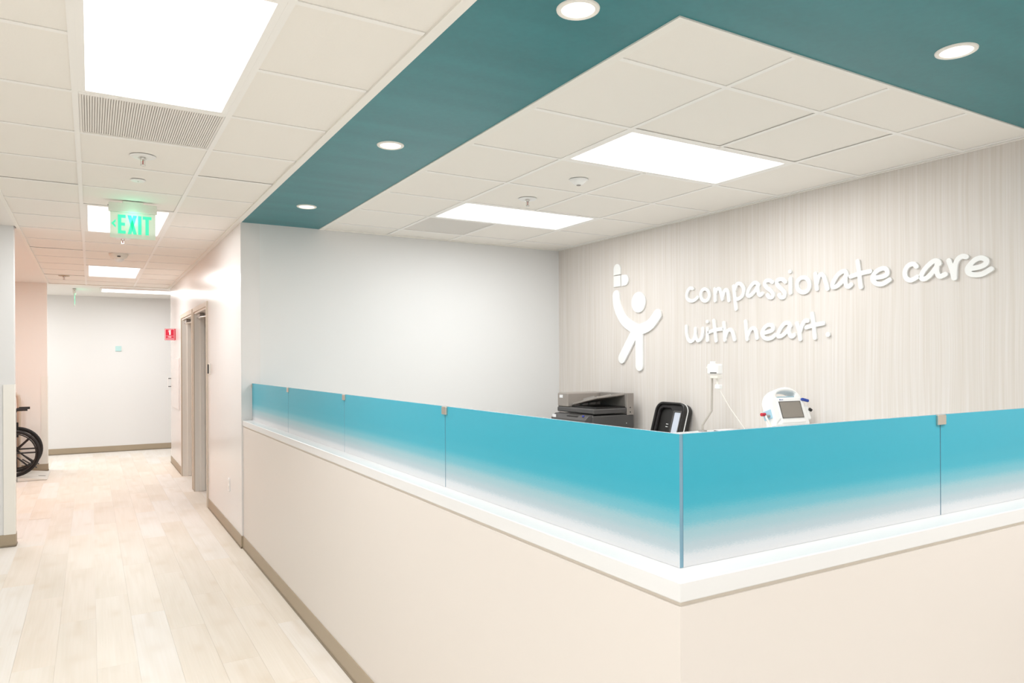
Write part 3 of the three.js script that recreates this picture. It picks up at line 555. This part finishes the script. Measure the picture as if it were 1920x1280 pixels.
{ // vital signs monitor, leaning back, screen towards the lobby (+z)
  const base = thing('accessory_box', 'low white accessory box under the vital signs monitor', 'box', [3.93, 0.992, -3.14]);
  part(base, 'tray', box(0.28, 0.055, 0.2, 0.01), M.white, [0, 0.0285, 0]); part(base, 'red_strip', box(0.1, 0.012, 0.003), M.red, [-0.03, 0.046, 0.1]);
  const g = thing('vital_signs_monitor', 'white portable vital signs monitor with a grey screen and carry handle', 'monitor', [3.93, 1.0525, -3.105], -0.12);
  const tilt = -0.34, W = 0.30;
  const s = new THREE.Shape(); s.moveTo(-W / 2, 0.01); s.quadraticCurveTo(-W / 2, 0, -W / 2 + 0.015, 0); s.lineTo(W / 2 - 0.015, 0); s.quadraticCurveTo(W / 2, 0, W / 2, 0.015); s.lineTo(W / 2 - 0.005, 0.15); s.quadraticCurveTo(W / 2 - 0.02, 0.255, 0.02, 0.262); s.quadraticCurveTo(-W / 2 + 0.03, 0.255, -W / 2 + 0.005, 0.16); s.closePath();
  const hole = new THREE.Path(); hole.moveTo(-0.07, 0.192); hole.lineTo(0.075, 0.192); hole.quadraticCurveTo(0.105, 0.205, 0.08, 0.226); hole.quadraticCurveTo(0.0, 0.246, -0.06, 0.222); hole.quadraticCurveTo(-0.095, 0.2, -0.07, 0.192); s.holes.push(hole);
  const bg = new THREE.ExtrudeGeometry(s, { depth: 0.062, bevelEnabled: true, bevelThickness: 0.012, bevelSize: 0.012, bevelOffset: -0.012, bevelSegments: 3, curveSegments: 12 });
  const body = part(g, 'housing', bg, M.white, [0, 0.004, -0.02], [tilt, 0, 0]);
  part(body, 'handle_lining', box(0.15, 0.004, 0.08), M.paleBlue, [0.002, 0.194, 0.03]);
  part(body, 'bezel', box(0.2, 0.165, 0.006, 0.003), M.white, [0.012, 0.1, 0.0755]);
  part(body, 'screen', box(0.176, 0.106, 0.003), M.lcd, [0.012, 0.104, 0.0795]);
  part(body, 'screen_edge', mergeGeometries([at(box(0.18, 0.003, 0.004), 0, 0.0545, 0), at(box(0.18, 0.003, 0.004), 0, -0.0545, 0), at(box(0.003, 0.112, 0.004), -0.09, 0, 0), at(box(0.003, 0.112, 0.004), 0.09, 0, 0)]), M.lcdEdge, [0.012, 0.104, 0.08]);
  part(body, 'logo', mergeGeometries([at(box(0.008, 0.006, 0.002), -0.075, 0, 0), at(box(0.018, 0.003, 0.002), -0.058, -0.001, 0)]), M.blue, [0.012, 0.173, 0.079]);
  part(body, 'connector_recess', box(0.006, 0.06, 0.075, 0.02), M.paleBlue, [-W / 2 - 0.001, 0.085, 0.03]);
  part(body, 'red_plug', at(cyl(0.011, 0.011, 0.035, 14), 0, 0, 0), M.red, [-W / 2 - 0.018, 0.095, 0.012], [0, 0, Math.PI / 2]);
  part(body, 'grey_plug', at(cyl(0.009, 0.009, 0.03, 14), 0, 0, 0), M.plasticGrey, [-W / 2 - 0.015, 0.075, 0.045], [0, 0, Math.PI / 2]);
  part(body, 'lead', tube([[-W / 2 - 0.03, 0.075, 0.045], [-W / 2 - 0.045, 0.06, 0.06], [-W / 2 - 0.045, 0.03, 0.07], [-W / 2 - 0.04, -0.012, 0.075]], 0.006), M.offwhite);
  part(body, 'blue_probe', box(0.06, 0.018, 0.018, 0.006), M.blue, [W / 2 + 0.0, 0.165, 0.08], [0, 0, -0.25]);
  part(body, 'probe_holder', box(0.04, 0.1, 0.05, 0.012), M.white, [W / 2 + 0.015, 0.085, 0.04]);
  part(body, 'probe_cap', at(cyl(0.01, 0.01, 0.02, 14), 0, 0, 0), M.black, [W / 2 + 0.035, 0.1, 0.07], [0, 0, 0.9]);
}
{ const g = thing('tablet', 'thin black edged tablet lying on the cabinet by the rod stand', 'tablet', [3.92, 0.991, -3.62], 0.25);
  part(g, 'body', box(0.16, 0.008, 0.11, 0.003), M.black, [0, 0.006, 0], [0.03, 0, -0.04]); part(g, 'cover', box(0.156, 0.002, 0.106), M.paper, [0, 0.0115, 0], [0.03, 0, -0.04]); }

// ---------------------------------------------------------------- corridor fittings
function doorway(n, label, [z0, z1]) {                        // z0 far side, z1 near side
  const g = structGroup(`door_${n}`, label, 'doorway'); g.position.set(XR, 0, (z0 + z1) / 2);
  const w = z1 - z0, y = DT, f = 0.05;
  for (const s of [-1, 1]) {
    const j = part(g, 'jamb', at(box(0.15, y, 0.02), 0.075, y / 2, 0), M.frameLight, [0, 0, s * (w / 2 - 0.01)]);
    part(j, 'stop', at(box(0.045, y - 0.02, 0.016), 0.085, (y - 0.02) / 2, 0), M.frameLight, [0, 0, -s * 0.018]);
    part(g, 'architrave', at(box(0.014, y + f, f), -0.007, (y + f) / 2, 0), M.frame, [0, 0, s * (w / 2 + f / 2 - 0.02)]);
  }
  part(g, 'head_jamb', box(0.15, 0.02, w - 0.04), M.frameLight, [0.075, y - 0.01, 0]);
  part(g, 'architrave', box(0.014, f, w - 0.04), M.frame, [-0.007, y + f / 2, 0]);
  const leaf = part(g, 'door_leaf', box(0.9, y - 0.05, 0.044), M.door, [0.16 + 0.45, (y - 0.05) / 2 + 0.012, -(w / 2 - 0.05)]);
  for (const hy of [-0.75, 0, 0.75]) part(leaf, 'hinge', box(0.006, 0.1, 0.05), M.steel, [-0.452, hy, 0.0]);
  part(leaf, 'lever_handle', mergeGeometries([at(box(0.12, 0.018, 0.014), -0.02, 0, 0.06), at(box(0.014, 0.014, 0.05), 0.035, 0, 0.04)]), M.steel, [0.36, -0.02, 0]);
  const c = part(g, 'door_closer', box(0.05, 0.05, 0.24, 0.006), M.plasticGrey, [0.045, y - 0.047, -w / 2 + 0.2]);
  part(c, 'arm', polytube([[-0.02, -0.03, 0.05], [-0.035, -0.034, 0.3], [0.02, -0.03, 0.5]], 0.008), M.steel);
}
doorway(1, 'nearer doorway with a taupe metal frame and door closer', D1);
doorway(2, 'further doorway with a taupe metal frame and door closer', D2);
{ const g = thing('card_reader', 'small dark edged card reader beside the nearer doorway', 'card reader', [XR, 1.445, -7.86]);
  part(g, 'plate', box(0.012, 0.115, 0.07, 0.003), M.offwhite, [-0.006, 0, 0]); part(g, 'reader', box(0.012, 0.095, 0.045, 0.003), M.plasticDark, [-0.018, 0, 0.0]); }
{ const g = thing('wall_outlet', 'white wall outlet plate low on the corridor wall', 'outlet', [XR, 0.43, -6.7]);
  part(g, 'plate', box(0.006, 0.115, 0.07, 0.002), M.white, [-0.003, 0, 0]); for (const y of [-0.025, 0.025]) part(g, 'socket', box(0.003, 0.03, 0.03, 0.001), M.offwhite, [-0.0065, y, 0]); }
{ const g = thing('wall_cabinet', 'flat pale wall cabinet past the further doorway', 'cabinet', [XR, 0.86, -11.3]);
  part(g, 'body', box(0.01, 0.72, 1.1, 0.003), M.wallGloss, [-0.005, 0.36, 0]); part(g, 'cabinet_door', box(0.005, 0.7, 1.07, 0.002), M.wallGloss, [-0.0125, 0.36, 0]);
  for (const y of [0.3, 0.42]) part(g, 'handle_post', box(0.04, 0.012, 0.012), M.plasticDark, [-0.035, y, -0.5]); part(g, 'handle', box(0.01, 0.15, 0.014, 0.003), M.white, [-0.058, 0.36, -0.5]); }
{ // projecting fire extinguisher sign, print drawn on its faces
  const g = thing('extinguisher_sign', 'small red projecting fire extinguisher sign on the corridor wall', 'sign', [XR, 1.92, -11.3]);
  const cv = document.createElement('canvas'); cv.width = 200; cv.height = 256; const c = cv.getContext('2d');
  c.fillStyle = '#d3213f'; c.fillRect(0, 0, 200, 256); c.strokeStyle = '#f7e6e6'; c.lineWidth = 8; c.strokeRect(12, 12, 176, 232);
  c.fillStyle = '#ffffff'; c.fillRect(88, 52, 30, 88); c.beginPath(); c.arc(103, 52, 15, 0, 7); c.fill(); c.fillRect(96, 26, 14, 20); c.fillRect(84, 28, 44, 7); c.fillRect(72, 34, 7, 46);
  c.fillRect(24, 160, 152, 5); c.font = 'bold 30px sans-serif'; c.textAlign = 'center'; c.fillText('FIRE', 100, 196); c.font = 'bold 21px sans-serif'; c.fillText('EXTINGUISHER', 100, 224, 150);
  const tx = new THREE.CanvasTexture(cv); tx.colorSpace = THREE.SRGBColorSpace;
  part(g, 'bracket', box(0.008, 0.165, 0.03, 0.002), M.redSign, [-0.004, 0, 0]);
  const pl = std('#ffffff', 0.4, { map: tx });
  part(g, 'sign_plate', new THREE.BoxGeometry(0.13, 0.165, 0.006), [M.redSign, M.redSign, M.redSign, M.redSign, pl, pl], [-0.073, 0, 0]);
}
{ const g = thing('room_plaque', 'small pale teal square plaque on the far white wall', 'plaque', [0.41, 1.763, ZW]);
  part(g, 'plate', box(0.09, 0.09, 0.01, 0.002), M.paleTeal, [0, 0, 0.005]); part(g, 'lower_strip', box(0.09, 0.012, 0.004), std('#b4d6d4', 0.5), [0, -0.038, 0.011]); }
// corner guards
function cornerGuard(label, x, z, s, y0, y1) {                // legs along the wall and round its end; s = +1 turns towards +z
  const g = thing('corner_guard', label, 'corner guard', [x, y0, z], 0, 'plastic corner guards');
  part(g, 'leg', box(0.006, y1 - y0, 0.075), M.guard, [0.003, (y1 - y0) / 2, -s * 0.0375]);
  part(g, 'leg', box(0.075, y1 - y0, 0.006), M.guard, [-0.0375, (y1 - y0) / 2, s * 0.003]);
  part(g, 'nosing', at(cyl(0.006, 0.006, y1 - y0, 12), 0, (y1 - y0) / 2, 0), M.guard, [0.0, 0, 0]);
}
cornerGuard('cream corner guard on the end of the left wall', XW, -7.17, 1, 0.1, 1.335);
cornerGuard('cream corner guard on the far corner of the alcove', XL, ZE, 1, 0.1, 1.33);

// ---------------------------------------------------------------- alcove: wheelchair standing on a platform scale
{
  const s = thing('platform_scale', 'pale wheelchair platform scale with a bent handrail in the alcove', 'scale', [-1.2, 0, -11.45]);
  part(s, 'platform', box(0.86, 0.045, 0.86, 0.008), M.scale, [-0.05, 0.03, 0]);
  part(s, 'foot_strip', box(0.84, 0.01, 0.84), M.rubber, [-0.05, 0.005, 0]);
  const r = new THREE.Shape(); r.moveTo(0, 0.004); r.lineTo(0.32, 0.004); r.lineTo(0.32, 0.012); r.lineTo(0, 0.05); r.closePath();
  const rg = new THREE.ExtrudeGeometry(r, { depth: 0.8, bevelEnabled: false }); rg.translate(0, 0, -0.4);
  const ramp = part(s, 'ramp', rg, M.scale, [0.385, 0, 0]); part(ramp, 'grip_hole', box(0.08, 0.004, 0.03, 0.001), M.dark, [0.25, 0.019, 0.1], [0, 0, -0.118]);
  part(s, 'handrail', tube([[0.35, 0.05, -0.40], [0.35, 0.6, -0.40], [0.35, 1.0, -0.40], [0.32, 1.09, -0.40], [0.23, 1.12, -0.40], [-0.1, 1.12, -0.40], [-0.35, 1.12, -0.40], [-0.44, 1.08, -0.40], [-0.47, 1.0, -0.40], [-0.47, 0.05, -0.40]], 0.024, 60, 12), M.rail);
}
{
  const X = -0.87, Z = -11.38, Y = 0.053;                     // faces -x, its push handles towards the corridor
  const w = thing('wheelchair', 'black wheelchair with spoked wheels standing on the platform scale', 'wheelchair', [X, Y, Z]);
  const R = 0.305;
  for (const s of [-1, 1]) {
    const z = s * 0.27;
    const wh = part(w, 'wheel', new THREE.TorusGeometry(R - 0.02, 0.02, 12, 48), M.rubber, [0, R, z]);
    part(wh, 'push_rim', new THREE.TorusGeometry(0.258, 0.009, 8, 40), M.black, [0, 0, s * 0.035]);
    part(wh, 'hub', at(cyl(0.035, 0.035, 0.06, 16), 0, 0, 0), M.black, [0, 0, 0], [Math.PI / 2, 0, 0]);
    for (let k = 0; k < 8; k++) { const a = (Math.floor(k / 2) + (k % 2 ? 0.17 : -0.17)) * Math.PI / 2 + 0.4, c = a + (k % 2 ? 0.12 : -0.12); part(wh, 'spoke', new THREE.TubeGeometry(new THREE.LineCurve3(new THREE.Vector3(0.02 * Math.cos(a), 0.02 * Math.sin(a), 0), new THREE.Vector3(0.282 * Math.cos(c), 0.282 * Math.sin(c), 0)), 1, 0.011, 6), M.black); }
    const f = part(w, 'side_frame', polytube([[0.0, 0.2, s * 0.22], [0.0, 0.84, s * 0.22]], 0.012), M.plasticDark);
    part(f, 'frame_tube', polytube([[0.0, 0.25, s * 0.22], [-0.38, 0.25, s * 0.22], [-0.42, 0.44, s * 0.22], [0.0, 0.46, s * 0.22]], 0.011), M.plasticDark);
    part(w, 'push_handle', polytube([[0.0, 0.80, s * 0.22], [0.02, 0.855, s * 0.22], [0.06, 0.862, s * 0.22]], 0.011), M.black);
    part(w, 'hand_grip', at(cyl(0.017, 0.016, 0.12, 14), 0, 0, 0), M.rubber, [0.10, 0.862, s * 0.22], [0, 0, Math.PI / 2]);
    part(w, 'armrest', box(0.3, 0.03, 0.045, 0.01), M.black, [-0.2, 0.7, s * 0.24]);
    part(w, 'armrest_post', polytube([[-0.24, 0.46, s * 0.24], [-0.24, 0.69, s * 0.24]], 0.01), M.plasticDark);
    const ca = part(w, 'caster', new THREE.TorusGeometry(0.075, 0.02, 10, 24), M.rubber, [-0.36, 0.095, s * 0.2]); part(ca, 'fork', box(0.02, 0.14, 0.05, 0.004), M.plasticDark, [0, 0.08, 0]);
    const fo = part(w, 'footrest', box(0.15, 0.012, 0.13, 0.004), M.black, [-0.6, 0.12, s * 0.1]); part(fo, 'hanger', polytube([[0.2, 0.3, s * 0.1], [0.06, 0.1, s * 0.08], [0, 0.0, s * 0.02]], 0.01), M.plasticDark);
    part(w, 'wheel_guard', box(0.26, 0.2, 0.006, 0.003), M.black, [-0.1, 0.57, s * 0.235]);
    part(w, 'anti_tip_bar', polytube([[0.1, 0.22, s * 0.2], [0.26, 0.1, s * 0.2]], 0.009), M.plasticDark);
  }
  part(w, 'seat', box(0.42, 0.03, 0.42, 0.01), M.seat, [-0.22, 0.48, 0]);
  part(w, 'backrest', box(0.025, 0.4, 0.42, 0.01), M.seat, [-0.01, 0.66, 0]);
  part(w, 'cross_brace', polytube([[-0.1, 0.25, -0.22], [-0.1, 0.46, 0.22]], 0.01), M.plasticDark);
  part(w, 'axle', polytube([[0, R, -0.27], [0, R, 0.27]], 0.011), M.steel);
}

scene.traverse(o => { if (o.isMesh) { o.castShadow = true; o.receiveShadow = true; } });
renderer.render(scene, camera);
